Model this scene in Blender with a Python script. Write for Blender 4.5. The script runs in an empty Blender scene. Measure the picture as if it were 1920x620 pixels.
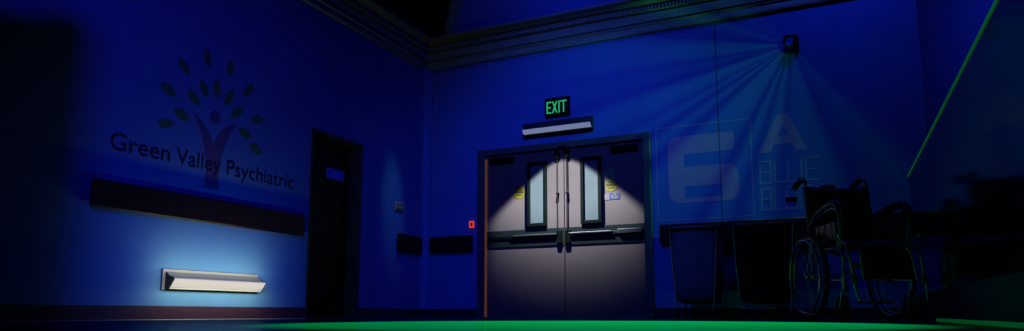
import bpy, math, random
from mathutils import Vector, Matrix
random.seed(7)
SC = bpy.context.scene
COL = SC.collection
PI = math.pi
R = math.radians

# ------------------------------------------------------------------ render look
SC.view_settings.view_transform = 'Standard'
SC.view_settings.look = 'None'
SC.view_settings.gamma = 1.0
SC.view_settings.use_curve_mapping = False
SC.view_settings.exposure = 0.0
SC.cycles.use_denoising = True
SC.cycles.max_bounces = 6
SC.cycles.diffuse_bounces = 0
SC.cycles.sample_clamp_indirect = 2.0

D = 7.959          # back wall
XL = -5.138        # left wall
XR = 0.79          # right end of the back wall

# ------------------------------------------------------------------ materials
MATS = {}
def mat(name, color, rough=0.6, metal=0.0, spec=0.5, noise=0.0, nscale=12.0, stretch=None,
        bump=0.0, bscale=60.0, emit=None, estr=1.0, coat=0.0):
    m = bpy.data.materials.new(name); m.use_nodes = True
    nt = m.node_tree; b = nt.nodes['Principled BSDF']
    b.inputs['Base Color'].default_value = (*color, 1)
    b.inputs['Roughness'].default_value = rough
    b.inputs['Metallic'].default_value = metal
    b.inputs['Specular IOR Level'].default_value = spec
    if coat: b.inputs['Coat Weight'].default_value = coat
    tc = None
    if noise or bump:
        tc = nt.nodes.new('ShaderNodeTexCoord'); mp = nt.nodes.new('ShaderNodeMapping')
        mp.inputs['Scale'].default_value = stretch or (1, 1, 1)
        nt.links.new(tc.outputs['Object'], mp.inputs['Vector'])
    if noise:
        n = nt.nodes.new('ShaderNodeTexNoise'); n.inputs['Scale'].default_value = nscale
        n.inputs['Detail'].default_value = 5
        nt.links.new(mp.outputs['Vector'], n.inputs['Vector'])
        r = nt.nodes.new('ShaderNodeValToRGB')
        r.color_ramp.elements[0].position = 0.3; r.color_ramp.elements[1].position = 0.7
        r.color_ramp.elements[0].color = (*[c * (1 - noise) for c in color], 1)
        r.color_ramp.elements[1].color = (*[min(1, c * (1 + noise)) for c in color], 1)
        nt.links.new(n.outputs['Fac'], r.inputs['Fac'])
        nt.links.new(r.outputs['Color'], b.inputs['Base Color'])
    if bump:
        n2 = nt.nodes.new('ShaderNodeTexNoise'); n2.inputs['Scale'].default_value = bscale
        nt.links.new(mp.outputs['Vector'], n2.inputs['Vector'])
        bp = nt.nodes.new('ShaderNodeBump'); bp.inputs['Strength'].default_value = bump
        bp.inputs['Distance'].default_value = 0.01
        nt.links.new(n2.outputs['Fac'], bp.inputs['Height'])
        nt.links.new(bp.outputs['Normal'], b.inputs['Normal'])
    if emit:
        b.inputs['Emission Color'].default_value = (*emit, 1)
        b.inputs['Emission Strength'].default_value = estr
    MATS[name] = m
    return m

M_wall = mat('blue_wall_paint', (.10, .30, .78), .75, spec=.08, noise=.05, nscale=3, bump=.05, bscale=90)
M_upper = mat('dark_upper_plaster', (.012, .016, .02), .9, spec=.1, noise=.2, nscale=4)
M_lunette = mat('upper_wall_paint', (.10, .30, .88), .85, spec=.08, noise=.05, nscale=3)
M_cornice = mat('painted_cornice', (.32, .55, .36), .7, spec=.2, noise=.12, nscale=7)
M_floor = mat('polished_floor', (.07, .12, .11), .42, spec=.12, noise=.06, nscale=5)
nt0 = M_floor.node_tree; b0 = nt0.nodes['Principled BSDF']; b0.inputs['Specular IOR Level'].default_value = 0.0
g0 = nt0.nodes.new('ShaderNodeBsdfGlossy'); g0.inputs['Roughness'].default_value = .13; g0.inputs['Color'].default_value = (.35, .60, 1, 1)
m0 = nt0.nodes.new('ShaderNodeMixShader'); m0.inputs[0].default_value = .24
o0 = [n for n in nt0.nodes if n.type == 'OUTPUT_MATERIAL'][0]
nt0.links.new(b0.outputs[0], m0.inputs[1]); nt0.links.new(g0.outputs[0], m0.inputs[2]); nt0.links.new(m0.outputs[0], o0.inputs['Surface'])
M_darkwood = mat('dark_bumper_wood', (.014, .007, .014), .45, spec=.25, noise=.35, nscale=9, stretch=(1, 1, 8))
M_base = mat('baseboard_wood', (.045, .023, .062), .45, spec=.3, noise=.3, nscale=8, stretch=(1, 1, 10))
M_door = mat('grey_door_paint', (.138, .128, .125), .55, spec=.2, noise=.04, nscale=4)
M_frame = mat('grey_frame_paint', (.11, .15, .13), .5, spec=.25, noise=.05, nscale=5)
M_band = mat('dark_green_plate', (.012, .024, .026), .5, spec=.12, noise=.1, nscale=6)
M_black = mat('black_hardware', (.003, .008, .008), .6, spec=.05, noise=.2, nscale=20)
M_pane = mat('frosted_glass_pane', (.115, .165, .175), .25, spec=.35, noise=.04, nscale=4)
M_bar = mat('brushed_bar_metal', (.045, .055, .07), .45, metal=.3, noise=.08, nscale=20)
M_rod = mat('rod_metal', (.020, .019, .022), .5, metal=.0, spec=.15, noise=.1, nscale=20)
M_gaplight = mat('door_gap_glow', (.50, .20, .06), .45, metal=.2, noise=.15, nscale=10, emit=(.13, .045, .014), estr=.5)  # orange emission stands in for warm light leaking through the door gap
M_yellow = mat('yellow_sticker', (.17, .17, .015), .5, noise=.06, nscale=20)
M_ink = mat('dark_print', (.035, .04, .01), .6, noise=.1, nscale=30)
M_white = mat('white_sticker', (.15, .17, .16), .5, noise=.05, nscale=30)
M_bluesticker = mat('blue_sticker', (.02, .055, .20), .5, noise=.05, nscale=30)
M_lampwhite = mat('lamp_white_enamel', (.30, .35, .46), .4, spec=.3, noise=.03, nscale=10)
M_lampdark = mat('lamp_dark_enamel', (.035, .055, .06), .5, spec=.3, noise=.1, nscale=10)
M_glow1 = mat('lamp_diffuser_bright', (.10, .10, .10), .6, spec=.1, noise=.02, nscale=4, emit=(.54, .52, .56), estr=.85)
M_glow2 = mat('lamp_diffuser_dim', (.15, .15, .17), .5, noise=.02, nscale=4, emit=(.17, .21, .36), estr=.9)
M_exit = mat('exit_letter_light', (.05, .2, .1), .5, noise=.02, nscale=10, emit=(.012, .40, .115), estr=1.0)
M_alarm = mat('alarm_red_light', (.3, .03, .01), .5, noise=.02, nscale=10, emit=(.85, .05, .012), estr=.9)
M_plate = mat('pale_notice_plastic', (.85, .72, .50), .6, noise=.1, nscale=20)
M_plateg = mat('green_notice_band', (.10, .22, .12), .6, noise=.1, nscale=20)
M_leaf = mat('leaf_green_paint', (.05, .28, .16), .8, spec=.05, noise=.06, nscale=20)
M_trunk = mat('trunk_brown_paint', (.12, .11, .36), .8, spec=.05, noise=.06, nscale=20)
M_letter = mat('lettering_paint', (.015, .035, .05), .8, spec=.05, noise=.06, nscale=20)
M_num = mat('pale_number_paint', (.78, .48, .72), .8, spec=.05, noise=.06, nscale=12)
M_line = mat('pale_line_paint', (.62, .55, .72), .8, spec=.05, noise=.06, nscale=12)
M_wdoor = mat('dark_wood_door', (.003, .006, .003), .5, spec=.2, noise=.3, nscale=6, stretch=(1, 1, .15))
M_dframe = mat('dark_metal_frame', (.040, .055, .050), .5, spec=.25, noise=.1, nscale=6)
M_dpane = mat('backlit_door_pane', (.01, .01, .05), .3, noise=.05, nscale=6, emit=(.0, .001, .09), estr=1.0)
M_chrome = mat('chrome_tube', (.26, .28, .34), .3, metal=1.0, noise=.05, nscale=20)
M_rubber = mat('black_rubber', (.012, .012, .014), .7, spec=.2, noise=.2, nscale=30)
M_vinyl = mat('navy_vinyl', (.020, .022, .060), .5, spec=.3, noise=.1, nscale=15, bump=.05, bscale=120)
M_pad = mat('armrest_vinyl', (.016, .018, .026), .38, spec=.5, noise=.1, nscale=15)
M_guard = mat('grey_skirt_guard', (.10, .14, .16), .35, spec=.5, noise=.1, nscale=15)
M_bagl = mat('blue_grey_hamper_cloth', (.10, .30, .32), .85, spec=.1, noise=.15, nscale=9, bump=.15, bscale=40)
M_bagd = mat('dark_olive_hamper_cloth', (.014, .022, .012), .85, spec=.1, noise=.15, nscale=9, bump=.15, bscale=40)
M_steel = mat('hamper_frame_steel', (.35, .37, .38), .3, metal=.9, noise=.08, nscale=20)
M_lid = mat('hamper_rim_vinyl', (.060, .070, .075), .35, spec=.6, noise=.1, nscale=12)
M_panel = mat('gloss_black_counter', (.004, .005, .016), .10, spec=.34, noise=.1, nscale=3)
M_panelk = mat('navy_counter_plinth', (.020, .018, .10), .6, spec=.05, noise=.1, nscale=3)
M_cap = mat('black_counter_cap', (.004, .004, .004), .5, spec=.2, noise=.1, nscale=10)
M_rim = mat('green_acrylic_edge', (.10, .55, .14), .35, spec=.4, noise=.05, nscale=10, emit=(.012, .30, .05), estr=.16)
M_rim2 = mat('green_floor_strip', (.05, .30, .08), .4, spec=.2, noise=.05, nscale=10, emit=(.0, .05, .009), estr=1.0)
M_fix = mat('projector_black', (.012, .018, .008), .5, spec=.2, noise=.2, nscale=20)
M_seam = mat('wall_seam_dark', (.03, .10, .14), .8, spec=.05, noise=.1, nscale=10)

# ------------------------------------------------------------------ mesh builder
class MB:
    def __init__(self): self.v = []; self.f = []; self.sm = []
    def add(self, vs, fs, smooth=False):
        b = len(self.v); self.v += [tuple(p) for p in vs]
        for f in fs: self.f.append(tuple(b + i for i in f)); self.sm.append(smooth)
    def box(self, x0, x1, y0, y1, z0, z1, bev=0.0):
        if bev <= 0:
            vs = [(x, y, z) for x in (x0, x1) for y in (y0, y1) for z in (z0, z1)]
            fs = [(0, 1, 3, 2), (4, 6, 7, 5), (0, 4, 5, 1), (2, 3, 7, 6), (0, 2, 6, 4), (1, 5, 7, 3)]
            self.add(vs, fs); return
        # chamfered box: three inset rectangles joined
        b = min(bev, abs(x1 - x0) * .45, abs(y1 - y0) * .45, abs(z1 - z0) * .45)
        vs = []; idx = {}
        for sx in (0, 1):
            for sy in (0, 1):
                for sz in (0, 1):
                    X = (x0, x1)[sx]; Y = (y0, y1)[sy]; Z = (z0, z1)[sz]
                    dx = b if sx == 0 else -b; dy = b if sy == 0 else -b; dz = b if sz == 0 else -b
                    idx[(sx, sy, sz)] = len(vs)
                    vs += [(X, Y + dy, Z + dz), (X + dx, Y, Z + dz), (X + dx, Y + dy, Z)]
        I = lambda s, k: idx[s] + k
        fs = []
        for s in (0, 1):
            fs.append((I((s,0,0),0), I((s,1,0),0), I((s,1,1),0), I((s,0,1),0)))
            fs.append((I((0,s,0),1), I((1,s,0),1), I((1,s,1),1), I((0,s,1),1)))
            fs.append((I((0,0,s),2), I((1,0,s),2), I((1,1,s),2), I((0,1,s),2)))
        for a in (0, 1):
            for c in (0, 1):
                fs.append((I((a,c,0),0), I((a,c,0),1), I((a,c,1),1), I((a,c,1),0)))
                fs.append((I((a,0,c),0), I((a,0,c),2), I((a,1,c),2), I((a,1,c),0)))
                fs.append((I((0,a,c),1), I((0,a,c),2), I((1,a,c),2), I((1,a,c),1)))
        for k in idx: fs.append((idx[k], idx[k] + 1, idx[k] + 2))
        self.add(vs, fs)
    def prism(self, pts, fn, a, b, smooth=False):
        """outline pts (p,q) swept between a and b; fn(p,q,t)->xyz"""
        n = len(pts)
        vs = [fn(p, q, a) for p, q in pts] + [fn(p, q, b) for p, q in pts]
        fs = [(i, (i + 1) % n, n + (i + 1) % n, n + i) for i in range(n)]
        self.add(vs, fs, smooth)
        self.add([fn(p, q, a) for p, q in pts], [tuple(range(n))])
        self.add([fn(p, q, b) for p, q in pts], [tuple(reversed(range(n)))])
    def tube(self, path, r, seg=10, closed=False, cap=True):
        P = [Vector(p) for p in path]; n = len(P)
        rs = r if isinstance(r, (list, tuple)) else [r] * n
        rings = []; prev = None
        for i in range(n):
            if closed: t = P[(i + 1) % n] - P[i - 1]
            else: t = P[min(i + 1, n - 1)] - P[max(i - 1, 0)]
            t.normalize()
            if prev is None:
                ref = Vector((0, 0, 1)) if abs(t.z) < .9 else Vector((1, 0, 0))
                u = t.cross(ref).normalized()
            else:
                u = (prev - t * prev.dot(t)).normalized()
            prev = u; w = t.cross(u)
            rings.append([P[i] + (u * math.cos(2 * PI * k / seg) + w * math.sin(2 * PI * k / seg)) * rs[i] for k in range(seg)])
        vs = [p for rg in rings for p in rg]; fs = []
        m = n if closed else n - 1
        for i in range(m):
            j = (i + 1) % n
            for k in range(seg):
                k2 = (k + 1) % seg
                fs.append((i * seg + k, i * seg + k2, j * seg + k2, j * seg + k))
        self.add(vs, fs, True)
        if cap and not closed:
            self.add(rings[0], [tuple(range(seg))]); self.add(rings[-1], [tuple(reversed(range(seg)))])
    def ring(self, c, axis, rad, r, seg=40, tseg=10):
        c = Vector(c); a = Vector(axis).normalized()
        u = a.cross(Vector((0, 0, 1)) if abs(a.z) < .9 else Vector((1, 0, 0))).normalized(); w = a.cross(u)
        self.tube([c + (u * math.cos(2 * PI * i / seg) + w * math.sin(2 * PI * i / seg)) * rad for i in range(seg)], r, tseg, closed=True)
    def cyl(self, a, b, r, seg=20): self.tube([a, b], r, seg)
    def lathe(self, c, axis, prof, seg=32):
        """prof: list of (along, radius)"""
        c = Vector(c); a = Vector(axis).normalized()
        u = a.cross(Vector((0, 0, 1)) if abs(a.z) < .9 else Vector((1, 0, 0))).normalized(); w = a.cross(u)
        vs = []; fs = []
        for d, r in prof:
            for k in range(seg):
                vs.append(c + a * d + (u * math.cos(2 * PI * k / seg) + w * math.sin(2 * PI * k / seg)) * r)
        for i in range(len(prof) - 1):
            for k in range(seg):
                k2 = (k + 1) % seg
                fs.append((i * seg + k, i * seg + k2, (i + 1) * seg + k2, (i + 1) * seg + k))
        self.add(vs, fs, True)
    def build(self, name, material, parent=None, loc=None, rz=0.0):
        me = bpy.data.meshes.new(name)
        me.from_pydata(self.v, [], self.f); me.validate()
        import bmesh
        bm = bmesh.new(); bm.from_mesh(me)
        bmesh.ops.recalc_face_normals(bm, faces=bm.faces); bm.to_mesh(me); bm.free()
        if len(self.sm) == len(me.polygons):
            for p, s in zip(me.polygons, self.sm): p.use_smooth = s
        me.materials.append(material)
        o = bpy.data.objects.new(name, me); COL.objects.link(o)
        if parent: o.parent = parent
        if loc: o.location = loc
        o.rotation_euler.z = rz
        return o

def tag(o, label=None, cat=None, group=None, kind=None):
    if label: o['label'] = label
    if cat: o['category'] = cat
    if group: o['group'] = group
    if kind: o['kind'] = kind
    return o
def thing(name, label, cat, loc=(0, 0, 0), rz=0.0, group=None, kind=None):
    o = bpy.data.objects.new(name, None); COL.objects.link(o)
    o.location = loc; o.rotation_euler.z = rz; o.empty_display_size = .1
    return tag(o, label, cat, group, kind)
def part(name, mb, m, parent, label=None):
    o = mb.build(name, m, parent)
    if label: o['label'] = label
    return o
def struct(name, mb, m, label, cat):
    return tag(mb.build(name, m), label, cat, kind='structure')

# =================================================================== ROOM SHELL
DY0, DY1, DZ = 5.70, 6.59, 2.05        # opening of the dark door in the left wall
ZC = 3.42                              # underside of the cornice
mb = MB(); mb.box(-9, 6, -4, 10.5, -.2, 0)
struct('floor', mb, M_floor, 'smooth polished floor running to the foot of both blue walls', 'floor')
mb = MB()
mb.box(XL - .42, XL, -3, DY0, 0, ZC)
mb.box(XL - .42, XL, DY0, DY1, DZ, ZC)
mb.box(XL - .42, XL, DY1, D + .3, 0, ZC)
struct('wall_left', mb, M_wall, 'blue painted wall with the tree emblem and the low lamp', 'wall')
mb = MB(); mb.prism([(-3, 0), (1.77, 0), (1.77, 2.715), (1.47, 2.618), (-3, 2.60)], lambda p, q, t: (t, p, q), -3.76, -3.60)
struct('wall_partition', mb, M_wall, 'free standing partition out of view on the left that shades the emblem wall', 'wall')
DX0, DX1, DH = -4.205, -2.085, 2.105   # double-door opening
mb = MB()
mb.box(XL - .3, DX0, D, D + .3, 0, ZC); mb.box(DX1, XR, D, D + .3, 0, ZC)
mb.box(DX0, DX1, D, D + .3, DH, ZC); mb.box(DX0, DX1, D + .12, D + .3, 0, DH)
mb.box(XR - .3, XR, D + .3, D + 1.4, 0, 5.6)
struct('wall_back', mb, M_wall, 'blue painted wall around the grey double doors', 'wall')
mb = MB(); mb.box(XR - .3, 4.6, D + 1.4, D + 1.6, 0, 5.6)
struct('wall_far', mb, M_wall, 'blue wall set back behind the reception counter', 'wall')
mb = MB(); mb.box(4.4, 4.6, -4, D + 1.4, 0, 5.6)
struct('wall_right', mb, M_wall, 'plain wall out of view on the right', 'wall')
mb = MB(); mb.box(-9, 6, -4.2, -4, 0, 5.6)
struct('wall_front', mb, M_upper, 'plain dark wall behind the viewer', 'wall')
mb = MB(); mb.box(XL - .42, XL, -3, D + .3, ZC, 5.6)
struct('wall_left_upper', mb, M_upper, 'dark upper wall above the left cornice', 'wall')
mb = MB()
mb.box(XL - .3, XR, D + .06, D + .3, ZC, 5.6)
struct('wall_back_upper', mb, M_lunette, 'blue upper wall above the back cornice', 'wall')
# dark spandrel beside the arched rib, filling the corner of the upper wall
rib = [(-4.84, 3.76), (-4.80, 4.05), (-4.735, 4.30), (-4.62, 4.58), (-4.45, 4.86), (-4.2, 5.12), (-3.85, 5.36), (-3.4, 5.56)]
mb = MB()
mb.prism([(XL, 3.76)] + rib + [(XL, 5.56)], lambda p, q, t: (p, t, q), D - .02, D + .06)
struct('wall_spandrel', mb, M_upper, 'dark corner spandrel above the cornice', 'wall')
mb = MB(); mb.box(-9, 6, -4, 10.5, 5.6, 5.8)
struct('ceiling', mb, M_upper, 'dark ceiling above the cornice', 'ceiling')
# arched rib moulding
mb = MB()
def band(path, w0, w1, y0, y1):
    n = len(path); L = []; Q = []
    for i in range(n):
        a = Vector(path[max(i - 1, 0)]); b = Vector(path[min(i + 1, n - 1)]); t = (b - a).normalized(); nn = Vector((t.y, -t.x))
        p = Vector(path[i]); L.append(p + nn * w0); Q.append(p + nn * w1)
    vs = []; fs = []
    for i in range(n):
        vs += [(L[i].x, y0, L[i].y), (Q[i].x, y0, Q[i].y), (Q[i].x, y1, Q[i].y), (L[i].x, y1, L[i].y)]
    for i in range(n - 1):
        b = i * 4
        for k in range(4): fs.append((b + k, b + (k + 1) % 4, b + 4 + (k + 1) % 4, b + 4 + k))
    mb.add(vs, fs)
band(rib, 0, .10, D - .05, D + .06); band(rib, .02, .045, D - .075, D - .05); band(rib, .07, .10, D - .07, D - .05)
struct('trim_3', mb, M_cornice, 'arched rib rising from the corner above the cornice', 'trim')
# cornice: profile (out from the wall, height)
prof = [(0, 3.395), (.028, 3.395), (.034, 3.42), (.030, 3.47), (.045, 3.492), (.045, 3.500), (.022, 3.504), (.022, 3.520),
        (.040, 3.526), (.044, 3.56), (.052, 3.618), (.030, 3.624), (.030, 3.640), (.062, 3.648), (.062, 3.705), (.05, 3.712),
        (.05, 3.722), (.085, 3.728), (.10, 3.752), (.128, 3.772), (.14, 3.785), (.14, 3.81), (0, 3.81)]
def cornice_strip(fn0, fn1, name, label, flutes):
    mb = MB(); n = len(prof)
    vs = [fn0(u, z) for u, z in prof] + [fn1(u, z) for u, z in prof]
    mb.add(vs, [(i, (i + 1) % n, n + (i + 1) % n, n + i) for i in range(n)])
    for b in flutes: mb.box(*b)
    return struct(name, mb, M_cornice, label, 'trim')
fl = []
x = XL + .09
while x < XR - .05:
    fl.append((x, x + .022, D - .076, D - .06, 3.652, 3.702)); x += .042
cornice_strip(lambda u, z: (XL + u, D - u, z), lambda u, z: (XR, D - u, z), 'trim_1', 'fluted cornice running above the double doors', fl)
fl = []
y = D - .12
while y > -1:
    fl.append((XL + .06, XL + .072, y - .022, y, 3.652, 3.702)); y -= .042
cornice_strip(lambda u, z: (XL + u, D - u, z), lambda u, z: (XL + u, -3, z), 'trim_2', 'fluted cornice running above the emblem wall', fl)
# corner post
mb = MB()
mb.prism([(XL, D), (XL + .105, D), (XL + .105, D - .02), (XL + .085, D - .02), (XL + .07, D - .045), (XL + .045, D - .07), (XL + .02, D - .085), (XL + .02, D - .105), (XL, D - .105)],
         lambda p, q, t: (p, q, t), .115, 3.40)
struct('trim_4', mb, M_wall, 'blue corner guard where the two walls meet', 'trim')
# baseboards
def baseb(name, boxes, label):
    mb = MB()
    for b in boxes: mb.box(*b, bev=.004)
    return struct(name, mb, M_base, label, 'baseboard')
baseb('baseboard_left', [(XL, XL + .018, -3, DY0, 0, .116), (XL, XL + .018, DY1, D - .0, 0, .116)], 'dark wooden baseboard under the emblem wall')
baseb('baseboard_back', [(XL + .018, -4.31, D - .018, D, 0, .116), (-2.01, XR, D - .018, D, 0, .116)], 'dark wooden baseboard along the back wall')
mb = MB(); mb.box(XL + .018, XL + .026, 2.6, DY0, 0, .007, bev=.002); mb.box(-4.193, -2.10, D - .012, D - .004, 0, .007, bev=.002)  # pale strips added to imitate the bright reflected line along the floor
struct('trim_6', mb, M_lampwhite, 'thin pale strip standing in for the line of floor sheen at the wall foot', 'trim')
# thin vertical seam in the back wall
mb = MB(); mb.box(-1.231, -1.223, D - .001, D, .12, 3.40)
struct('trim_5', mb, M_seam, 'thin dark vertical seam running down the wall through the number', 'trim')

# =================================================================== DOUBLE DOORS
door = thing('door_1', 'grey double fire doors under the exit sign', 'door', kind='structure')
PR = .045                             # how far the frame stands out from the wall
mb = MB()
mb.box(-4.306, DX0 + .012, D - PR, D + .10, 0, DH + .07, bev=.006)
mb.box(DX1 - .012, -2.012, D - PR, D + .10, 0, DH + .07, bev=.006)
mb.box(DX0 + .012, DX1 - .012, D - .03, D + .10, DH - .012, DH + .07, bev=.006)
part('frame', mb, M_frame, door)
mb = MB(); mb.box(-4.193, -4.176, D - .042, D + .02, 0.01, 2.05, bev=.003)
part('edge_strip', mb, M_gaplight, door, 'thin copper coloured glowing strip standing in for light leaking past the hinge side')
mb = MB(); mb.box(-3.17, -3.07, D - .05, D - .03, 2.105, 2.125, bev=.003)
part('strike_plate', mb, M_bar, door)
YF = D + .0                           # face of the leaves
def leaf(x0, x1, side):
    lf = part('door_leaf', (lambda m: (m.box(x0, x1, YF, YF + .045, .012, 2.09, bev=.004), m)[1])(MB()), M_door, door)
    # window
    wx0, wx1 = (-3.605, -3.33) if side < 0 else (-2.889, -2.620)
    wz0, wz1 = 1.128, 1.955
    fw = .045
    mb = MB()
    for b in ((wx0, wx0 + fw, wz0, wz1), (wx1 - fw, wx1, wz0, wz1)): mb.box(b[0], b[1], YF - .022, YF, b[2], b[3], bev=.005)
    for b in ((wx0 + fw, wx1 - fw, wz0, wz0 + fw), (wx0 + fw, wx1 - fw, wz1 - fw, wz1)): mb.box(b[0], b[1], YF - .022, YF, b[2], b[3], bev=.005)
    part('window_frame', mb, M_black, lf)
    mb = MB(); mb.box(wx0 + fw, wx1 - fw, YF - .006, YF, wz0 + fw, wz1 - fw)
    part('window_pane', mb, M_pane, lf)
    # kick band
    mb = MB(); mb.box(x0 + .004, x1 - .004, YF - .006, YF, .885, 1.10, bev=.002)
    part('protection_band', mb, M_band, lf)
    # closer box
    cx0, cx1 = (-4.135, -3.785) if side < 0 else (-2.50, -2.165)
    mb = MB(); mb.box(cx0, cx1, YF - .05, YF, 1.985, 2.05, bev=.008)
    part('door_closer', mb, M_black, lf)
    # vertical rod with latch
    rx = -3.187 if side < 0 else -3.060
    mb = MB(); mb.cyl((rx, YF - .03, 1.06), (rx, YF - .03, 1.99), .007, 12)
    mb.box(rx - .017, rx + .017, YF - .042, YF, 1.522, 1.538, bev=.004)
    part('vertical_rod', mb, M_rod, lf)
    mb = MB(); mb.box(rx - .028, rx + .028, YF - .05, YF, 1.955, 2.075, bev=.012)
    part('top_latch', mb, M_black, lf)
    # panic bar
    mb = MB()
    if side < 0: a, b, c0, c1 = -4.165, -3.20, -3.20, -3.13
    else: a, b, c0, c1 = -3.00, -2.125, -3.095, -3.02
    mb.box(a, b, YF - .014, YF - .002, .985, 1.028, bev=.006)
    part('panic_bar_rail', mb, M_black if side < 0 else M_band, lf)
    mb = MB(); t0, t1 = (a + .36, b - .005) if side < 0 else (a - .06, a + .50)
    mb.box(t0, t1, YF - .026, YF - .013, 1.010, 1.034, bev=.006)
    part('push_bar', mb, M_bar, lf)
    mb = MB(); mb.box(c0, c1, YF - .024, YF, .90, 1.075, bev=.010)
    part('latch_case', mb, M_black, lf)
    if side > 0:
        mb = MB(); mb.box(b - .31, b, YF - .027, YF - .002, .985, 1.048, bev=.010)
        part('bar_cover', mb, M_bar, lf, 'blue grey metal end cover of the push bar')
    # round sticker with rows of dark print
    sx, sz = (-3.722, 1.580) if side < 0 else (-2.502, 1.580)
    n = 28; rr = .081
    mb = MB(); mb.prism([(sx + rr * math.cos(2 * PI * k / n), sz + rr * math.sin(2 * PI * k / n)) for k in range(n)], lambda p, q, t: (p, t, q), YF - .002, YF)
    st = part('round_sticker', mb, M_yellow, lf, 'round yellow sticker with dark lines of print')
    mb = MB()
    for (z0, z1, segs) in ((.030, .040, [(-.045, -.01), (-.004, .05)]), (-.008, .018, [(-.066, -.045), (-.038, -.016), (-.010, .012), (.018, .040), (.046, .066)]), (-.038, -.028, [(-.04, -.012), (-.004, .038)])):
        for s0, s1 in segs: mb.box(sx + s0, sx + s1, YF - .0035, YF - .002, sz + z0, sz + z1)
    part('sticker_print', mb, M_ink, lf)
    if side > 0:
        mb = MB(); mb.box(-2.592, -2.525, YF - .002, YF, 1.402, 1.478)
        part('white_sticker', mb, M_white, lf, 'white left half of the small notice')
        mb = MB(); mb.box(-2.525, -2.397, YF - .002, YF, 1.402, 1.478)
        part('blue_sticker', mb, M_bluesticker, lf, 'blue right half of the small notice')
        mb = MB()
        for b in ((-2.508, -2.478, 1.440, 1.458), (-2.495, -2.470, 1.412, 1.44), (-2.470, -2.44, 1.455, 1.474), (-2.462, -2.425, 1.425, 1.445), (-2.462, -2.43, 1.407, 1.418)):
            mb.box(b[0], b[1], YF - .0035, YF - .002, b[2], b[3])
        part('sticker_figures', mb, M_white, lf)
    return lf
leaf(DX0 + .020, -3.110, -1); leaf(-3.102, DX1 - .020, 1)

# =================================================================== DARK SINGLE DOOR (left wall)
d2 = thing('door_2', 'dark single door with a small high window in the left wall', 'door', kind='structure')
XD = XL - .17
mb = MB()
mb.box(XD - .04, XL + .004, DY1 - .045, DY1, 0, DZ, bev=.004)
mb.box(XD - .04, XL + .004, DY0, DY0 + .04, 0, DZ, bev=.004)
mb.box(XD - .04, XL + .004, DY0, DY1, DZ - .045, DZ, bev=.004)
part('frame', mb, M_dframe, d2)
mb = MB(); mb.box(XD - .045, XD, DY0 + .04, DY1 - .045, .01, DZ - .045, bev=.003)
lf = part('door_leaf', mb, M_wdoor, d2)
mb = MB(); mb.box(XD, XD + .006, 6.145, 6.460, 1.59, 1.715)
part('window_pane', mb, M_dpane, lf, 'small glowing blue glass pane')
mb = MB()
for b in ((6.125, 6.145, 1.57, 1.735), (6.46, 6.48, 1.57, 1.735)): mb.box(XD, XD + .012, *b, bev=.003)
for b in ((6.145, 6.46, 1.57, 1.59), (6.145, 6.46, 1.715, 1.735)): mb.box(XD, XD + .012, *b, bev=.003)
part('window_frame', mb, M_wdoor, lf)
mb = MB(); mb.lathe((XD, 5.95, 1.085), (1, 0, 0), [(0, 0), (0, .028), (.01, .026), (.012, .010), (.05, .010), (.055, .0)])
mb.tube([(XD + .05, 5.95, 1.085), (XD + .055, 5.97, 1.085), (XD + .052, 6.07, 1.082)], .010)
part('handle', mb, M_bar, lf, 'metal lever handle')

# =================================================================== WALL LAMPS
def lamp(name, label, loc, rz, L, H, case, glow, ft=.55):
    """local: x along the wall, +y out from the wall, z up; origin at the bottom centre of the back plate"""
    t = thing(name, label, 'wall lamp', loc, rz, 'wedge shaped wall lamps')
    h = L / 2
    mb = MB(); mb.box(-h, h, 0, .018, 0, H, bev=.003)
    part('back_plate', mb, case, t)
    fn = lambda p, q, s: (s, p, q)
    a, b = -h, h - .035
    up = [(.018, .86 * H), (.030, (ft + .25) * H), (.046, (ft + .17) * H), (.066, (ft + .11) * H), (.090, (ft + .07) * H), (.112, (ft + .035) * H), (.118, ft * H), (.105, ft * H), (.018, ft * H)]
    mb = MB(); mb.prism(up, fn, a, b); part('reflector_hood', mb, case, t)
    face = [(.018, (ft - .001) * H), (.118, (ft - .001) * H), (.122, (ft - .04) * H), (.070 if ft > .5 else .092, .13 * H), (.018, .13 * H)]
    mb = MB(); mb.prism(face, fn, a + .004, b - .004); part('diffuser', mb, glow, t, 'glowing slanted white face')
    mb = MB(); mb.box(a, b, .018, .062, .04 * H, .125 * H, bev=.003); part('bottom_tray', mb, case, t)
    for s in (a - .006, b):
        mb = MB(); mb.prism([(.018, .04 * H), (.062, .04 * H), (.122, (ft - .05) * H), (.120, (ft + .03) * H), (.060, (ft + .14) * H), (.018, .87 * H)], fn, s, s + .006)
        part('end_cap', mb, M_lampdark, t, 'dark end cap')
    return t
L1 = lamp('wall_lamp', 'brightly lit white wall lamp low on the emblem wall above the baseboard', (XL, 4.50, .248), -PI / 2, 1.045, .176, M_lampwhite, M_glow1)
L2 = lamp('wall_lamp', 'dimmer wall lamp in a dark case between the exit sign and the double doors', (-3.185, D, 2.285), PI, .945, .175, M_lampdark, M_glow2, .42)

# =================================================================== STROKE LETTERS
def strokes(mb, segs, fn, w, d0, d1):
    """flat bars of width w between 2-D points; fn(p,q,depth)"""
    for k_, ((ax, az), (bx, bz)) in enumerate(segs):
        t = Vector((bx - ax, bz - az)); l = t.length; t.normalize(); n = Vector((-t.y, t.x)) * w / 2; e = t * w / 2
        q = [(ax - e.x + n.x, az - e.y + n.y), (bx + e.x + n.x, bz + e.y + n.y), (bx + e.x - n.x, bz + e.y - n.y), (ax - e.x - n.x, az - e.y - n.y)]
        mb.prism(q, fn, d0, d1 + .00012 * k_)
BK = lambda p, q, t: (p, D - t, q)          # on the back wall, t = distance out
LF = lambda p, q, t: (XL + t, p, q)         # on the left wall

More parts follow.
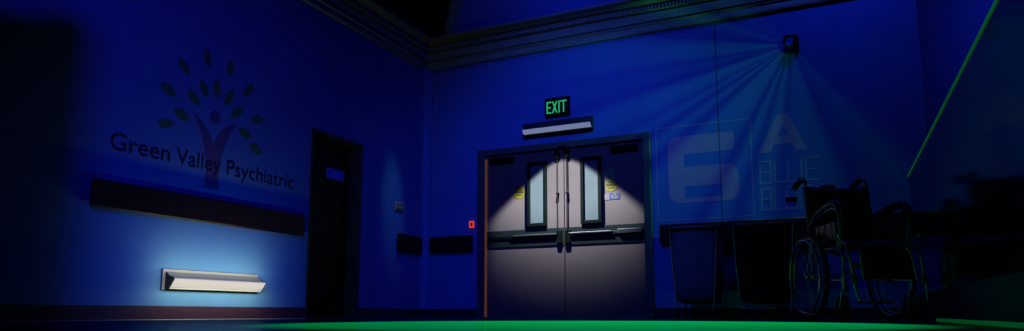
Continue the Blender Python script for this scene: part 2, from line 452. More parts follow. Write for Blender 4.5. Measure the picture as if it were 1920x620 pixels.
# exit sign
ex = thing('exit_sign', 'small dark exit sign with glowing green letters above the double doors', 'exit sign')
mb = MB(); mb.box(-3.340, -3.010, D - .055, D, 2.515, 2.745, bev=.008)
part('housing', mb, M_fix, ex)
sk = (1.0)
def word_segments(ch, x0, w, z0, h):
    S = {'E': [((0, 0), (0, 1)), ((0, 0), (1, 0)), ((0, .5), (.85, .5)), ((0, 1), (1, 1))],
         'X': [((0, 0), (1, 1)), ((0, 1), (1, 0))], 'I': [((.5, 0), (.5, 1))],
         'T': [((.5, 0), (.5, 1)), ((0, 1), (1, 1))],
         'B': [((0, 0), (0, 1)), ((0, 0), (.92, 0)), ((0, .5), (.92, .5)), ((0, 1), (.92, 1)), ((.92, 0), (1, .08)), ((1, .08), (1, .42)), ((1, .42), (.92, .5)), ((.92, .5), (1, .58)), ((1, .58), (1, .92)), ((1, .92), (.92, 1))],
         'L': [((0, 0), (0, 1)), ((0, 0), (1, 0))],
         'U': [((0, 1), (0, .1)), ((0, .1), (.1, 0)), ((.1, 0), (.9, 0)), ((.9, 0), (1, .1)), ((1, .1), (1, 1))],
         'O': [((.1, 0), (.9, 0)), ((.9, 0), (1, .1)), ((1, .1), (1, .9)), ((1, .9), (.9, 1)), ((.9, 1), (.1, 1)), ((.1, 1), (0, .9)), ((0, .9), (0, .1)), ((0, .1), (.1, 0))],
         'C': [((1, 0), (.1, 0)), ((.1, 0), (0, .1)), ((0, .1), (0, .9)), ((0, .9), (.1, 1)), ((.1, 1), (1, 1))],
         'K': [((0, 0), (0, 1)), ((0, .5), (.35, .5)), ((.35, .5), (1, 1)), ((.35, .5), (1, 0))]}[ch]
    return [((x0 + a[0] * w, z0 + a[1] * h), (x0 + b[0] * w, z0 + b[1] * h)) for a, b in S]
for ch, x0, w in (('E', -3.302, .048), ('X', -3.226, .050), ('I', -3.156, .03), ('T', -3.112, .062)):
    mb = MB(); strokes(mb, word_segments(ch, x0, w, 2.552, .135), BK, .019, .055, .059)
    part('letter', mb, M_exit, ex, 'glowing green letter %s' % ch)

# alarm switch
al = thing('alarm_switch', 'small glowing red square call point left of the double doors', 'alarm switch')
mb = MB()
for b in ((-4.436, -4.417, 1.163, 1.252), (-4.385, -4.366, 1.163, 1.252)): mb.box(b[0], b[1], D - .022, D, b[2], b[3], bev=.004)
for b in ((-4.417, -4.385, 1.163, 1.186), (-4.417, -4.385, 1.229, 1.252)): mb.box(b[0], b[1], D - .022, D, b[2], b[3], bev=.004)
part('glowing_frame', mb, M_alarm, al)
mb = MB(); mb.box(-4.417, -4.385, D - .014, D, 1.186, 1.229)
part('button', mb, M_black, al)

# notice plate on the left wall
nt_ = thing('notice_sign', 'small pale square notice above the short rail beside the corner', 'notice')
mb = MB(); mb.box(XL, XL + .010, 7.262, 7.458, 1.352, 1.470, bev=.002); part('plate', mb, M_plate, nt_)
mb = MB(); mb.box(XL + .010, XL + .0115, 7.272, 7.448, 1.358, 1.392); part('green_band', mb, M_plateg, nt_)
mb = MB()
for z in (1.448, 1.430, 1.412): mb.box(XL + .010, XL + .0115, 7.285, 7.435, z - .003, z + .003)
part('printed_lines', mb, M_guard, nt_)

# handrails / bumper boards
def rail(label, b, out):
    mb = MB()
    x0, x1, y0, y1 = b
    mb.box(x0, x1, y0, y1, .848 if out else .852, 1.064 if out else 1.072, bev=.012)
    t = thing('handrail', label, 'handrail', (0, 0, 0), 0, 'dark wall rails')
    part('rail_board', mb, M_darkwood, t)
    along_y = y1 - y0 > x1 - x0
    w = (y1 - y0) if along_y else (x1 - x0)
    n = max(2, int(w / .7))
    for k in range(n):
        mb = MB(); c = (y0 if along_y else x0) + w * (k + .5) / n
        if along_y: mb.box(XL, x0 + .002, c - .03, c + .03, .92, 1.0)
        else: mb.box(c - .03, c + .03, y1 - .002, D, .92, 1.0)
        part('wall_bracket', mb, M_black, t)
    return t
rail('long dark wooden wall rail below the tree emblem', (XL + .015, XL + .05, 3.305, 5.600), 0)
rail('short dark wall rail between the dark door and the corner', (XL + .015, XL + .05, 7.30, 7.85), 1)
rail('short dark wall rail left of the double doors below the red call point', (-5.030, -4.372, D - .05, D - .015), 1)
rail('dark wall rail right of the double doors passing behind the hampers', (-1.925, .75, D - .05, D - .015), 1)

# =================================================================== TREE EMBLEM
em = thing('tree_sign', 'painted tree emblem with green leaves on the left wall', 'wall emblem')
LEAVES = [((4.009, 2.263), (4.129, 2.13), 0.084), ((4.29, 2.439), (4.327, 2.264), 0.079), ((4.591, 2.433), (4.553, 2.254), 0.083), ((3.847, 1.978), (4.01, 1.91), 0.096), ((4.121, 2.003), (4.258, 1.895), 0.088), ((4.249, 2.138), (4.335, 1.981), 0.084), ((4.424, 2.196), (4.437, 2.007), 0.084), ((4.615, 2.144), (4.528, 1.973), 0.084), ((4.86, 2.27), (4.743, 2.121), 0.083), ((3.99, 1.792), (4.163, 1.739), 0.095), ((3.844, 1.625), (4.005, 1.67), 0.084), ((4.75, 2.005), (4.605, 1.884), 0.086), ((5.01, 1.954), (4.853, 1.916), 0.087), ((4.707, 1.784), (4.869, 1.741), 0.095), ((4.849, 1.678), (5.012, 1.605), 0.096)]
for a, b, w in LEAVES:
    A = Vector(a); B = Vector(b); t = B - A; n = Vector((-t.y, t.x)).normalized(); pts = []
    for k in range(11):
        s = k / 10; pts.append(A + t * s + n * (w / 2) * math.sin(PI * s) ** .8)
    for k in range(9, 0, -1):
        s = k / 10; pts.append(A + t * s - n * (w / 2) * math.sin(PI * s) ** .8)
    mb = MB(); mb.prism([(p.x, p.y) for p in pts], LF, .0, .001)
    part('leaf', mb, M_leaf, em)
TR = [(4.187, 1.819), (4.253, 1.793), (4.314, 1.739), (4.371, 1.665), (4.43, 1.573), (4.463, 1.651), (4.506, 1.718), (4.572, 1.779), (4.677, 1.816), (4.62, 1.732), (4.567, 1.621), (4.531, 1.506), (4.510, 1.413), (4.503, 1.298), (4.512, 1.175), (4.348, 1.165), (4.362, 1.297), (4.358, 1.383), (4.334, 1.517), (4.283, 1.661), (4.232, 1.753)]
mb = MB(); mb.prism(TR, LF, .0, .001); part('trunk', mb, M_trunk, em, 'purple brown forked trunk')
mb = MB(); mb.prism([(4.432 + .060 * math.cos(2 * PI * k / 24), 1.827 + .063 * math.sin(2 * PI * k / 24)) for k in range(24)], LF, .0, .001)
part('head_dot', mb, M_trunk, em, 'purple brown dot between the branches')

# lettering: three words, converted from a plain built-in font
def text_mesh(s):
    cu = bpy.data.curves.new('text', 'FONT'); cu.body = s; cu.size = 1.0; cu.extrude = .0
    o = bpy.data.objects.new('text', cu); COL.objects.link(o)
    dg = bpy.context.evaluated_depsgraph_get(); dg.update()
    me = bpy.data.meshes.new_from_object(o.evaluated_get(dg))
    bpy.data.objects.remove(o); bpy.data.curves.remove(cu)
    return me
le = thing('lettering_sign', 'dark painted words across the foot of the tree emblem', 'wall lettering')
CAP = .148
for wd, y0, y1 in (('Green', 3.452, 3.985), ('Valley', 4.050, 4.520), ('Psychiatric', 4.592, 5.452)):
    me = text_mesh(wd)
    xs = [v.co.x for v in me.vertices]; x0, x1 = min(xs), max(xs)
    capm = max(v.co.y for v in text_mesh('G').vertices) if False else .73
    for v in me.vertices:
        px = (v.co.x - x0) / (x1 - x0) * (y1 - y0) + y0; pz = v.co.y / capm * CAP + 1.328
        v.co = (XL + .0016, px, pz)
    me.materials.clear(); me.materials.append(M_letter)
    o = bpy.data.objects.new('word', me); COL.objects.link(o); o.parent = le
    sm = o.modifiers.new('thick', 'SOLIDIFY'); sm.thickness = .001; sm.offset = 0

# =================================================================== NUMBER SIGN + WARD LETTERING
ns = thing('number_sign', 'large pale numeral six inside a thin rectangular outline', 'wall number')
def rrect(x0, x1, z0, z1, r, n=5, corners=(1, 1, 1, 1)):
    pts = []
    for (cx, cz, a0, on) in ((x1 - r, z0 + r, -90, corners[0]), (x1 - r, z1 - r, 0, corners[1]), (x0 + r, z1 - r, 90, corners[2]), (x0 + r, z0 + r, 180, corners[3])):
        if on:
            for k in range(n + 1):
                a = R(a0 + 90 * k / n); pts.append((cx + r * math.cos(a), cz + r * math.sin(a)))
        else:
            pts.append((cx + (r if a0 in (-90, 0) else -r), cz + (r if a0 in (0, 90) else -r)))
    return pts
mb = MB()
bx0, bx1, bz0, bz1, lw = -1.952, -.882, 1.108, 2.210, .012
oa = rrect(bx0, bx1, bz0, bz1, .03); ia = rrect(bx0 + lw, bx1 - lw, bz0 + lw, bz1 - lw, .018)
n = len(oa); vs = [BK(p, q, .0008) for p, q in oa] + [BK(p, q, .0008) for p, q in ia] + [BK(p, q, 0) for p, q in oa] + [BK(p, q, 0) for p, q in ia]
fs = []
for i in range(n):
    j = (i + 1) % n; fs += [(i, j, n + j, n + i), (2 * n + i, 2 * n + j, j, i), (n + i, n + j, 3 * n + j, 3 * n + i)]
mb.add(vs, fs); part('outline', mb, M_line, ns)
# numeral: built from convex pieces
mb = MB()
X0, X1, Z0, Z1 = -1.812, -1.028, 1.302, 2.082
th = .155
def poly(pts): mb.prism(pts, BK, 0, .0008)
xm0, xm1 = X0 + .185, X1 - .185
rr = .13
arc = lambda cx, cz, r, a0, a1, n=7: [(cx + r * math.cos(R(a0 + (a1 - a0) * k / n)), cz + r * math.sin(R(a0 + (a1 - a0) * k / n))) for k in range(n + 1)]
# left stem with rounded outer corners
poly(arc(X0 + rr, Z1 - rr, rr, 90, 180) + arc(X0 + rr, Z0 + rr, rr, 180, 270) + [(xm0, Z0), (xm0, Z1)])
# top bar
poly([(xm0, Z1), (xm0, Z1 - .215), (X1 - .04, Z1 - .215), (X1 - .04, Z1)])
zt = Z1 - .215 - .150                     # top of the lower bowl
zs1, zs0 = zt - .225, zt - .225 - .135    # inner slot of the bowl
poly([(xm0, zt), (xm0, zs1), (xm1, zs1), (xm1, zt)])
poly([(xm0, zs0), (xm0, Z0), (xm1, Z0), (xm1, zs0)])
poly([(xm1, Z0)] + arc(X1 - rr, Z0 + rr, rr, 270, 360) + arc(X1 - rr, zt - rr, rr, 0, 90) + [(xm1, zt)])
part('numeral', mb, M_num, ns)

wl = thing('ward_sign', 'pale letter A over thin outlined words right of the numeral', 'wall lettering')
mb = MB()
poly([(-.812, 1.795), (-.602, 2.210), (-.552, 2.210), (-.552, 2.086), (-.610, 1.974), (-.658, 1.878), (-.690, 1.795)])
poly([(-.552, 2.210), (-.486, 2.210), (-.318, 1.795), (-.435, 1.795), (-.460, 1.878), (-.495, 1.974), (-.552, 2.086)])
poly([(-.658, 1.878), (-.610, 1.974), (-.495, 1.974), (-.460, 1.878)])
part('letter_a', mb, M_num, wl)
mb = MB()
for ch, x0, w in (('B', -.808, .115), ('L', -.655, .115), ('U', -.522, .135), ('E', -.340, .125)):
    strokes(mb, word_segments(ch, x0, w, 1.462, .236), BK, .020, 0, .0008)
part('word', mb, M_line, wl)
mb = MB()
for ch, x0, w in (('B', -.800, .095), ('L', -.672, .095), ('O', -.550, .105), ('C', -.415, .095), ('K', -.292, .095)):
    strokes(mb, word_segments(ch, x0, w, 1.165, .236), BK, .020, 0, .0008)
part('word', mb, M_line, wl)
# two small dark plaques
for (px, pz, w, h, lab) in ((-.502, 1.268, .115, .042, 'small dark plaque on the wall left of the wheelchair handle'), (-.145, 1.372, .145, .040, 'small dark plaque on the wall between the wheelchair handles')):
    mb = MB(); mb.box(px - w / 2, px + w / 2, D - .008, D, pz - h / 2, pz + h / 2, bev=.003)
    tag(mb.build('plaque_sign', M_black), lab, 'plaque', 'small dark plaques')

# =================================================================== LIGHT PROJECTOR
pj = thing('spotlight_projector', 'small black light projector high on the back wall casting rays', 'projector')
mb = MB(); mb.box(-.392, -.342, D - .035, D, 2.885, 3.055, bev=.008); part('mounting_plate', mb, M_fix, pj)
mb = MB(); mb.tube([(-.367, D - .02, 3.045), (-.367, D - .06, 3.055), (-.385, D - .075, 3.040), (-.395, D - .075, 3.030)], .012); part('arm', mb, M_fix, pj)
mb = MB()
ax = Vector((-.18, -.97, -.12)).normalized(); c0 = Vector((-.432, D - .075, 2.990))
mb.lathe(c0, ax, [(-.03, .050), (-.03, .064), (.03, .068), (.034, .064), (.034, .056), (.03, .053), (-.03, .050)], 32)
part('head', mb, M_fix, pj)

# =================================================================== LAUNDRY HAMPERS
def hamper(label, x0, x1, y0, y1, cloth, seed):
    random.seed(seed)
    cx, cy = (x0 + x1) / 2, (y0 + y1) / 2
    t = thing('laundry_hamper', label, 'laundry hamper', (cx, cy, 0), 0, 'wheeled laundry hampers')
    hx, hy = (x1 - x0) / 2, (y1 - y0) / 2
    H = .935
    # bag: superellipse rings sagging from the rim with folds
    def ring_pts(sx, sy, z, ph, amp, n=72):
        out = []
        for k in range(n):
            a = 2 * PI * k / n; ca, sa = math.cos(a), math.sin(a); e = .35
            x = math.copysign(abs(ca) ** e, ca) * sx; y = math.copysign(abs(sa) ** e, sa) * sy
            f = 1 + amp * (math.sin(9 * a + ph) * .6 + math.sin(17 * a + 2.3 * ph) * .4)
            out.append((x * f, y * f, z))
        return out
    lv = [(H, .985, .0), (.90, .955, .015), (.80, .93, .045), (.65, .915, .06), (.50, .905, .065), (.35, .885, .065), (.26, .85, .05), (.19, .78, .03), (.16, .66, .01)]
    mb = MB(); n = 72; vs = []; fs = []
    for z, s, am in lv: vs += ring_pts(hx * s, hy * s, z, seed + z * 1.2, am)
    for i in range(len(lv) - 1):
        for k in range(n): k2 = (k + 1) % n; fs.append((i * n + k, i * n + k2, (i + 1) * n + k2, (i + 1) * n + k))
    fs.append(tuple((len(lv) - 1) * n + k for k in range(n)))
    mb.add(vs, fs, True); part('bag', mb, cloth, t)
    # padded rim with drooping left lip
    mb = MB(); pts = []
    n2 = 48
    for k in range(n2):
        a = 2 * PI * k / n2; ca, sa = math.cos(a), math.sin(a); e = .3
        pts.append((math.copysign(abs(ca) ** e, ca) * hx, math.copysign(abs(sa) ** e, sa) * hy, H + .01))
    mb.tube(pts, .017, 10, closed=True); part('rim', mb, M_lid, t)
    mb = MB(); cu = [(-.000, .030), (-.012, .030), (-.028, .020), (-.042, -.010), (-.050, -.045), (-.040, -.048), (-.030, -.015), (-.018, .005), (0, .012)]
    mb.prism([(p * .8, q) for p, q in cu], lambda p, q, s: (-hx + p + .012, s, H + .01 + q), -hy * .9, hy * .9, True); part('folded_lip', mb, M_lid, t)
    # frame: four legs, bottom tray
    for sx in (-1, 1):
        for sy in (-1, 1):
            mb = MB(); mb.tube([(sx * (hx - .015), sy * (hy - .015), H), (sx * (hx - .035), sy * (hy - .03), .5), (sx * (hx - .07), sy * (hy - .04), .10)], .010)
            part('leg', mb, M_steel, t)
            x_, y_ = sx * (hx - .07), sy * (hy - .04)
            mb = MB(); mb.lathe((x_ - .012, y_, .036), (1, 0, 0), [(0, 0), (0, .030), (.004, .036), (.020, .036), (.024, .030), (.024, 0)], 20)
            mb.box(x_ - .02, x_ - .015, y_ - .014, y_ + .014, .03, .085); mb.box(x_ + .015, x_ + .02, y_ - .014, y_ + .014, .03, .085); mb.box(x_ - .02, x_ + .02, y_ - .016, y_ + .016, .08, .10)
            part('caster', mb, M_rubber, t)
    mb = MB()
    q = [(-hx + .07, -hy + .04, .11), (hx - .07, -hy + .04, .11), (hx - .07, hy - .04, .11), (-hx + .07, hy - .04, .11)]
    mb.tube(q, .010, 10, closed=True)
    for s in (-.33, 0, .33): mb.cyl((s * hx * 2, -hy + .04, .11), (s * hx * 2, hy - .04, .11), .006, 8)
    part('bottom_frame', mb, M_steel, t)
    return t
hamper('blue grey cloth laundry hamper nearest the double doors', -1.690, -1.185, 7.33, 7.83, M_bagl, 3)
hamper('dark olive cloth laundry hamper between the other hamper and the wheelchair', -1.050, -.450, 7.33, 7.83, M_bagd, 8)

# =================================================================== WHEELCHAIR
WX, WY, WR = .006, 5.633, R(25)
wc = thing('wheelchair', 'navy wheelchair with chrome wheels parked beside the reception counter', 'wheelchair', (WX, WY, 0), WR)
# local: -y is forward, x to the right of the picture
RW = .318
for s in (-1, 1):
    wx = s * .290
    mb = MB(); mb.ring((wx, 0, RW), (1, 0, 0), RW - .018, .018, 56, 10); tyre = part('rear_wheel', mb, M_rubber, wc)
    mb = MB(); mb.ring((wx, 0, RW), (1, 0, 0), RW - .042, .009, 56, 8); part('wheel_rim', mb, M_chrome, tyre)
    mb = MB(); mb.ring((wx + s * .035, 0, RW), (1, 0, 0), .263, .0085, 56, 10)
    for k in range(6):
        a = 2 * PI * k / 6; mb.cyl((wx + s * .035, .263 * math.cos(a), RW + .263 * math.sin(a)), (wx + s * .005, .274 * math.cos(a), RW + .274 * math.sin(a)), .004, 6)
    part('hand_rim', mb, M_chrome, tyre)
    mb = MB(); mb.lathe((wx - .03, 0, RW), (1, 0, 0), [(0, 0), (0, .030), (.012, .034), (.018, .020), (.042, .020), (.048, .034), (.06, .030), (.06, 0)], 20); part('hub', mb, M_chrome, tyre)
    mb = MB()
    for k in range(20):
        a = 2 * PI * k / 20; b = a + (.35 if k % 2 else -.35)
        mb.cyl((wx + (.015 if k % 2 else -.015), .03 * math.cos(b), RW + .03 * math.sin(b)), (wx, .272 * math.cos(a), RW + .272 * math.sin(a)), .0022, 5)
    part('spokes', mb, M_chrome, tyre)
    # side frame
    fx = s * .225
    mb = MB()
    mb.tube([(fx, .085, .30), (fx, .085, .52), (fx, .11, .80), (fx, .135, 1.03)], .0125)          # back post
    mb.tube([(fx, .085, .50), (fx, -.30, .50), (fx, -.375, .48), (fx, -.40, .43), (fx, -.40, .22)], .0125)   # seat rail and front post
    mb.tube([(fx, .085, .30), (fx, -.40, .27)], .0115)                                             # lower rail
    mb.tube([(fx, 0, .31), (wx, 0, RW)], .011)
    part('side_frame', mb, M_chrome, wc)
    # push handle
    mb = MB(); mb.tube([(fx, .132, 1.0), (fx, .138, 1.045), (fx, .150, 1.068), (fx, .180, 1.074), (fx, .215, 1.072)], .0125); ph = part('push_handle', mb, M_chrome, wc)
    mb = MB(); mb.tube([(fx, .185, 1.072), (fx, .20, 1.070), (fx, .30, 1.045), (fx, .335, 1.032), (fx, .345, 1.028)], [.014, .022, .022, .024, .012], 14); part('grip', mb, M_rubber, ph)
    # armrest
    mb = MB(); mb.tube([(fx, .095, .70), (fx, .02, .735), (fx, -.16, .765), (fx, -.30, .775), (fx, -.365, .755), (fx, -.385, .70), (fx, -.39, .60), (fx, -.39, .49)], .0115); ar = part('armrest', mb, M_chrome, wc)
    mb = MB()
    path = [(fx, .02, .745), (fx, -.08, .770), (fx, -.21, .796), (fx, -.30, .804), (fx, -.365, .793), (fx, -.405, .752), (fx, -.415, .68), (fx, -.412, .60)]
    mb.tube(path, [.018, .026, .028, .028, .027, .026, .022, .012], 14); part('arm_pad', mb, M_pad, ar)
    mb = MB(); mb.box(fx - .006 + s * .014, fx + .006 + s * .014, -.365, -.045, .55, .675, bev=.02)
    for yy in (-.31, -.205, -.10): mb.box(fx + s * .014 - .010, fx + s * .014 + .010, yy - .006, yy + .006, .555, .67, bev=.003)
    part('skirt_guard', mb, M_guard, ar)
    # brake lever
    mb = MB(); mb.tube([(fx + s * .02, -.39, .49), (fx + s * .035, -.42, .54), (fx + s * .04, -.445, .56)], .006); mb.lathe((fx + s * .04, -.445, .555), (0, -.4, 1), [(0, 0), (.0, .012), (.03, .012), (.036, 0)], 12)
    part('brake_lever', mb, M_chrome, wc)
    # footrest hanger
    mb = MB(); mb.tube([(fx, -.40, .515), (fx, -.43, .530), (fx + s * .004, -.475, .505), (fx + s * .006, -.515, .40), (fx + s * .004, -.555, .22), (fx - s * .01, -.585, .13)], .011); fr = part('footrest_hanger', mb, M_chrome, wc)
    mb = MB(); mb.box(fx - s * .16 - .065, fx - s * .16 + .075, -.72, -.555, .118, .134, bev=.006) if False else mb.box(min(fx - s * .005, fx - s * .165), max(fx - s * .005, fx - s * .165), -.70, -.545, .118, .134, bev=.006)
    part('footplate', mb, M_guard, fr)
    mb = MB(); mb.box(fx - .022, fx + .022, -.56, -.53, .24, .31, bev=.008); part('hanger_clamp', mb, M_guard, fr)
    # front caster
    cy_ = -.40
    mb = MB(); mb.lathe((fx + s * .0 - .014, cy_ + .035, .088), (1, 0, 0), [(0, 0), (0, .070), (.004, .086), (.014, .088), (.024, .086), (.028, .070), (.028, 0)], 28); ca_ = part('caster', mb, M_rubber, wc)
    mb = MB()
    for q in (-.020, .020): mb.tube([(fx + q, cy_ + .035, .088), (fx + q, cy_ + .012, .17), (fx + q * .8, cy_, .205)], .006)
    mb.box(fx - .026, fx + .026, cy_ - .02, cy_ + .02, .195, .212, bev=.004); mb.cyl((fx, cy_, .20), (fx, cy_, .30), .017, 14)
    part('caster_fork', mb, M_chrome, ca_)
# backrest sling
mb = MB(); nx, nz = 14, 8; vs = []; fs = []
for j in range(nz + 1):
    z = .56 + (1.0 - .56) * j / nz
    for i in range(nx + 1):
        u = i / nx * 2 - 1; vs.append((u * .236, .085 + .05 * (z - .52) / .5 + .035 * (1 - u * u) - .016 , z + .012 * (1 - u * u) * (-1 if j == nz else 0)))
for j in range(nz):
    for i in range(nx): a = j * (nx + 1) + i; fs.append((a, a + 1, a + nx + 2, a + nx + 1))
mb.add(vs, fs, True); o = part('backrest', mb, M_vinyl, wc); sm = o.modifiers.new('thick', 'SOLIDIFY'); sm.thickness = .045; sm.offset = 0
# seat sling with cushion
mb = MB(); vs = []; fs = []
for j in range(9):
    y = .07 - .46 * j / 8
    for i in range(nx + 1):
        u = i / nx * 2 - 1; vs.append((u * .222, y, .545 - .018 * (1 - u * u) + (.0 if j < 7 else -.012 * (j - 6))))
for j in range(8):
    for i in range(nx): a = j * (nx + 1) + i; fs.append((a, a + 1, a + nx + 2, a + nx + 1))
mb.add(vs, fs, True); o = part('seat', mb, M_vinyl, wc); sm = o.modifiers.new('thick', 'SOLIDIFY'); sm.thickness = .045; sm.offset = 0
# cross brace
mb = MB(); mb.tube([(-.215, -.14, .275), (.215, -.14, .495)], .011); mb.tube([(.215, -.165, .275), (-.215, -.165, .495)], .011); mb.cyl((0, -.18, .385), (0, -.12, .385), .014, 12)
part('cross_brace', mb, M_chrome, wc)
# calf panel between the hangers, with a bent chrome tube around it
mb = MB(); vs = []; fs = []; nj = 8
for j in range(nj + 1):
    t = j / nj; z = .275 + .225 * t
    hw = .165 if t < .7 else .165 - .05 * ((t - .7) / .3) ** 2
    for i in range(13):
        u = i / 12 * 2 - 1; vs.append((u * hw, -.505 - .05 * (1 - t) + .025 * (1 - u * u), z))
for j in range(nj):
    for i in range(12): a = j * 13 + i; fs.append((a, a + 1, a + 14, a + 13))
mb.add(vs, fs, True); cp = part('calf_panel', mb, M_vinyl, wc); sm = cp.modifiers.new('thick', 'SOLIDIFY'); sm.thickness = .012
mb = MB(); mb.tube([(-.172, -.56, .268), (-.170, -.535, .36), (-.165, -.515, .45), (-.135, -.505, .495), (-.08, -.498, .508), (.08, -.498, .508), (.135, -.505, .495), (.165, -.515, .45), (.170, -.535, .36), (.172, -.56, .268)], .007)
part('panel_tube', mb, M_chrome, cp)

# =================================================================== RECEPTION COUNTER
rc = thing('reception_counter', 'glossy black reception counter with a green glowing top edge on the right', 'counter', (.50, 5.0, 0), R(.817))
Y0, Y1 = -6.0, 1.39
mb = MB(); mb.box(0, .62, Y0, Y1, .20, 1.145, bev=.003); part('front_panel', mb, M_panel, rc)
mb = MB(); mb.box(.006, .60, Y0, Y1 - .02, 0.012, .199); part('plinth', mb, M_panelk, rc, 'dark navy plinth panel at the floor')
mb = MB(); mb.box(-.004, .008, Y0, .27, .003, .024, bev=.004); part('floor_light_strip', mb, M_rim2, rc, 'dim green light strip at the floor')
mb = MB(); mb.box(.02, .60, Y0, Y1 - .03, 0, .012); part('foot_gap', mb, M_cap, rc)
mb = MB(); mb.box(-.006, .004, Y0, Y1 + .004, 1.146, 1.158, bev=.002); part('light_edge', mb, M_rim, rc, 'thin green lit acrylic edge')
mb = MB(); mb.box(.004, .63, Y0, Y1 + .004, 1.146, 1.178, bev=.004); part('worktop', mb, M_cap, rc)

# =================================================================== LIGHTS
def area(name, loc, target, sx, sy, power, color, spread=180):
    l = bpy.data.lights.new(name, 'AREA'); l.shape = 'RECTANGLE'; l.size = sx; l.size_y = sy
    l.energy = power; l.color = color; l.spread = R(spread)
    o = bpy.data.objects.new(name, l); COL.objects.link(o); o.location = loc
    o.rotation_euler = (Vector(target) - Vector(loc)).to_track_quat('-Z', 'Y').to_euler()
    return o
def spot(name, loc, target, power, color, angle, blend, rad):
    l = bpy.data.lights.new(name, 'SPOT'); l.energy = power; l.color = color; l.spot_size = R(angle); l.spot_blend = blend; l.shadow_soft_size = rad
    o = bpy.data.objects.new(name, l); COL.objects.link(o); o.location = loc
    o.rotation_euler = (Vector(target) - Vector(loc)).to_track_quat('-Z', 'Y').to_euler()
    return o
BLUE = (.045, .075, 1.0)
spot('emblem_wall_blue_spot', (-1.0, -.78, 3.5), (XL, 4.7, .95), 270, (.04, .025, 1.0), 54, 1.0, .28)
spot('back_wall_blue_spot', (-2.6, 4.4, 4.3), (-2.95, D, 1.25), 175, BLUE, 77, 1.0, .3)
area('cornice_blue_light', (.1, 6.9, 4.9), (.1, D, 1.9), 1.0, .3, 9, BLUE, 140)
area('far_blue_light', (2.6, 8.2, 4.0), (1.4, 9.3, 1.6), .6, .6, 6, BLUE)
# low lamp on the left wall: upward and downward wash
area('low_lamp_up', (XL + .20, 4.50, .40), (XL, 4.50, .72), 1.1, .05, 2.5, (1.0, .80, .24))
area('low_lamp_down', (XL + .20, 4.50, .30), (XL, 4.50, .12), 1.1, .05, 3.1, (1.0, .80, .26))
area('low_wall_blue_fill', (XL + .55, 4.50, .40), (XL, 4.50, .45), 1.3, .05, 2.1, (.03, .26, 1.0))  # added blue fill, widens the glow around the low lamp
spot('notice_fill_spot', (-3.9, 6.95, 4.7), (XL, 7.22, 1.42), 70, (.35, .62, .80), 10, 1.0, .05)  # added spot without a fixture, brightens the notice and the wall beside it
area('upper_blue_light', (-2.6, 6.8, 5.2), (-2.8, D, 4.2), 1.6, .3, 5, BLUE, 140)
# lamp over the double doors
dl = spot('door_lamp', (-3.105, D - .27, 2.185), (-3.105, D - .27, 0), 280, (1.0, .95, 1.0), 101, .22, .02)
# green disc on the floor
spot('green_floor_spot', (-1.28, 4.5, 2.6), (-1.28, 4.5 - 2.6 * math.tan(R(14.5)), 0), 980, (.0, 1.0, .23), 65.5, .25, .02)
# green light by the counter
spot('green_counter_spot', (.20, 2.75, 1.75), (.50, 3.3, 1.15), 4.0, (.05, 1.0, .14), 120, .8, .02)

# ray projector: a lamp behind a slotted disc (pattern depends on the direction the light leaves the lamp)
pl = bpy.data.lights.new('ray_projector_lamp', 'POINT'); pl.energy = 1.0; pl.color = (1, 1, 1); pl.shadow_soft_size = .004
po = bpy.data.objects.new('ray_projector_lamp', pl); COL.objects.link(po); po.location = (-.428, D - .24, 2.980)
pl.use_nodes = True; nt = pl.node_tree
em_ = nt.nodes['Emission']
def math_(op, a, b=None, c=None):
    N = nt.nodes.new; Lk = nt.links.new
    n = N('ShaderNodeMath'); n.operation = op
    for i, v in enumerate((a, b, c)):
        if v is None: continue
        if isinstance(v, (int, float)): n.inputs[i].default_value = v
        else: Lk(v, n.inputs[i])
    return n.outputs[0]
N = nt.nodes.new; Lk = nt.links.new
tc = N('ShaderNodeNewGeometry'); sp = N('ShaderNodeSeparateXYZ'); Lk(tc.outputs['Incoming'], sp.inputs[0])
SG = 1.0
nx_, ny_, nz_ = sp.outputs[0], sp.outputs[1], sp.outputs[2]
phi = math_('ARCTAN2', math_('MULTIPLY', nz_, -SG), math_('MULTIPLY', nx_, -SG))     # 0 = left, +90 deg = down
fac = math_('ADD', math_('DIVIDE', phi, 2 * PI), .5)
ramp = N('ShaderNodeValToRGB'); Lk(fac, ramp.inputs[0])
rays = [(-60, .0), (-40, .12), (-33, .02), (-26, .30), (-20, .06), (-14, .03), (-9, .55), (-2, .60), (1, .12), (5, .34), (10, .04), (14, .85), (19, .75), (22, .28), (25, .85), (28.5, .10), (32, .95),
        (37, .12), (42, .95), (50, 1.0), (57, .75), (61, .15), (66, .95), (71, .22), (77, .85), (84, .18), (92, .42), (103, .38), (108, .06), (122, .18), (130, .02), (170, .02)]
els = ramp.color_ramp.elements
while len(els) > 1: els.remove(els[0])
for i, (a, v) in enumerate(rays):
    p = (a + 180) / 360
    if i == 0: e = els[0]; e.position = p
    else: e = els.new(p)
    e.color = (v, v, v, 1)
OFF = .24
ny = math_('MAXIMUM', math_('MULTIPLY', ny_, SG), .03)
d = math_('DIVIDE', OFF, ny)
env = math_('DIVIDE', 1.0, math_('ADD', 1.0, math_('POWER', math_('DIVIDE', d, 2.5), 4.0)))
inten = math_('MULTIPLY', math_('DIVIDE', OFF * OFF, math_('POWER', ny, 3.0)), env)
inten = math_('MULTIPLY', inten, math_('GREATER_THAN', math_('MULTIPLY', ny_, SG), .03))
fade = nt.nodes.new('ShaderNodeMapRange'); fade.interpolation_type = 'SMOOTHSTEP'; nt.links.new(d, fade.inputs['Value'])
fade.inputs['From Min'].default_value = 2.0; fade.inputs['From Max'].default_value = 4.4
fade.inputs['To Min'].default_value = 1.0; fade.inputs['To Max'].default_value = 0.0
K = math_('MULTIPLY', math_('MULTIPLY', inten, ramp.outputs[0]), fade.outputs[0])
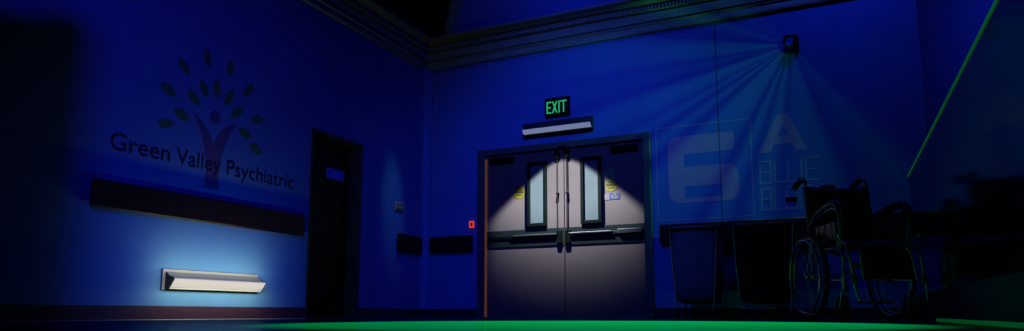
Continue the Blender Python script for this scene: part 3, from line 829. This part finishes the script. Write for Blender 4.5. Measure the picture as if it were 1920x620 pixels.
RAYS_POWER = 3.0
st = math_('MULTIPLY', K, RAYS_POWER)
Lk(st, em_.inputs['Strength']); em_.inputs['Color'].default_value = (.10, 1.0, .46, 1)

# the door lamp throws most of its light forward onto the upper door, less straight down
dl.data.use_nodes = True; nt = dl.data.node_tree
g = nt.nodes.new('ShaderNodeNewGeometry'); sp = nt.nodes.new('ShaderNodeSeparateXYZ'); nt.links.new(g.outputs['Incoming'], sp.inputs[0])
mr = nt.nodes.new('ShaderNodeMapRange'); mr.interpolation_type = 'SMOOTHSTEP'
nyd = math_('MAXIMUM', sp.outputs[1], .02)
nt.links.new(nyd, mr.inputs['Value'])
mr.inputs['From Min'].default_value = .12; mr.inputs['From Max'].default_value = .30
bd = nt.nodes.new('ShaderNodeMapRange'); bd.interpolation_type = 'SMOOTHSTEP'      # sideways cut-off added so the light stays on the doors
nt.links.new(math_('DIVIDE', math_('ABSOLUTE', sp.outputs[0]), nyd), bd.inputs['Value'])
bd.inputs['From Min'].default_value = 3.3; bd.inputs['From Max'].default_value = 4.2
bd.inputs['To Min'].default_value = 1.0; bd.inputs['To Max'].default_value = 0.0
pw = math_('MULTIPLY', math_('DIVIDE', .0262, math_('POWER', nyd, 3.0)), mr.outputs[0])
nt.links.new(math_('MULTIPLY', pw, bd.outputs[0]), nt.nodes['Emission'].inputs['Strength'])

# faint ambience
w = bpy.data.worlds.new('night'); SC.world = w; w.use_nodes = True
w.node_tree.nodes['Background'].inputs[0].default_value = (.0, .002, .01, 1)
w.node_tree.nodes['Background'].inputs[1].default_value = .3

# =================================================================== CAMERA
f, cy, pitch, yaw = 1311.2, 412.75, 7.578, 25.646
cam = bpy.data.cameras.new('camera'); co = bpy.data.objects.new('camera', cam); COL.objects.link(co)
co.location = (0, 0, .0546); co.rotation_euler = (R(90 + pitch), 0, R(yaw))
cam.sensor_fit = 'HORIZONTAL'; cam.sensor_width = 36; cam.lens = f / 1920 * 36
cam.shift_y = (cy - 310) / 1920; cam.clip_start = .01
SC.camera = co
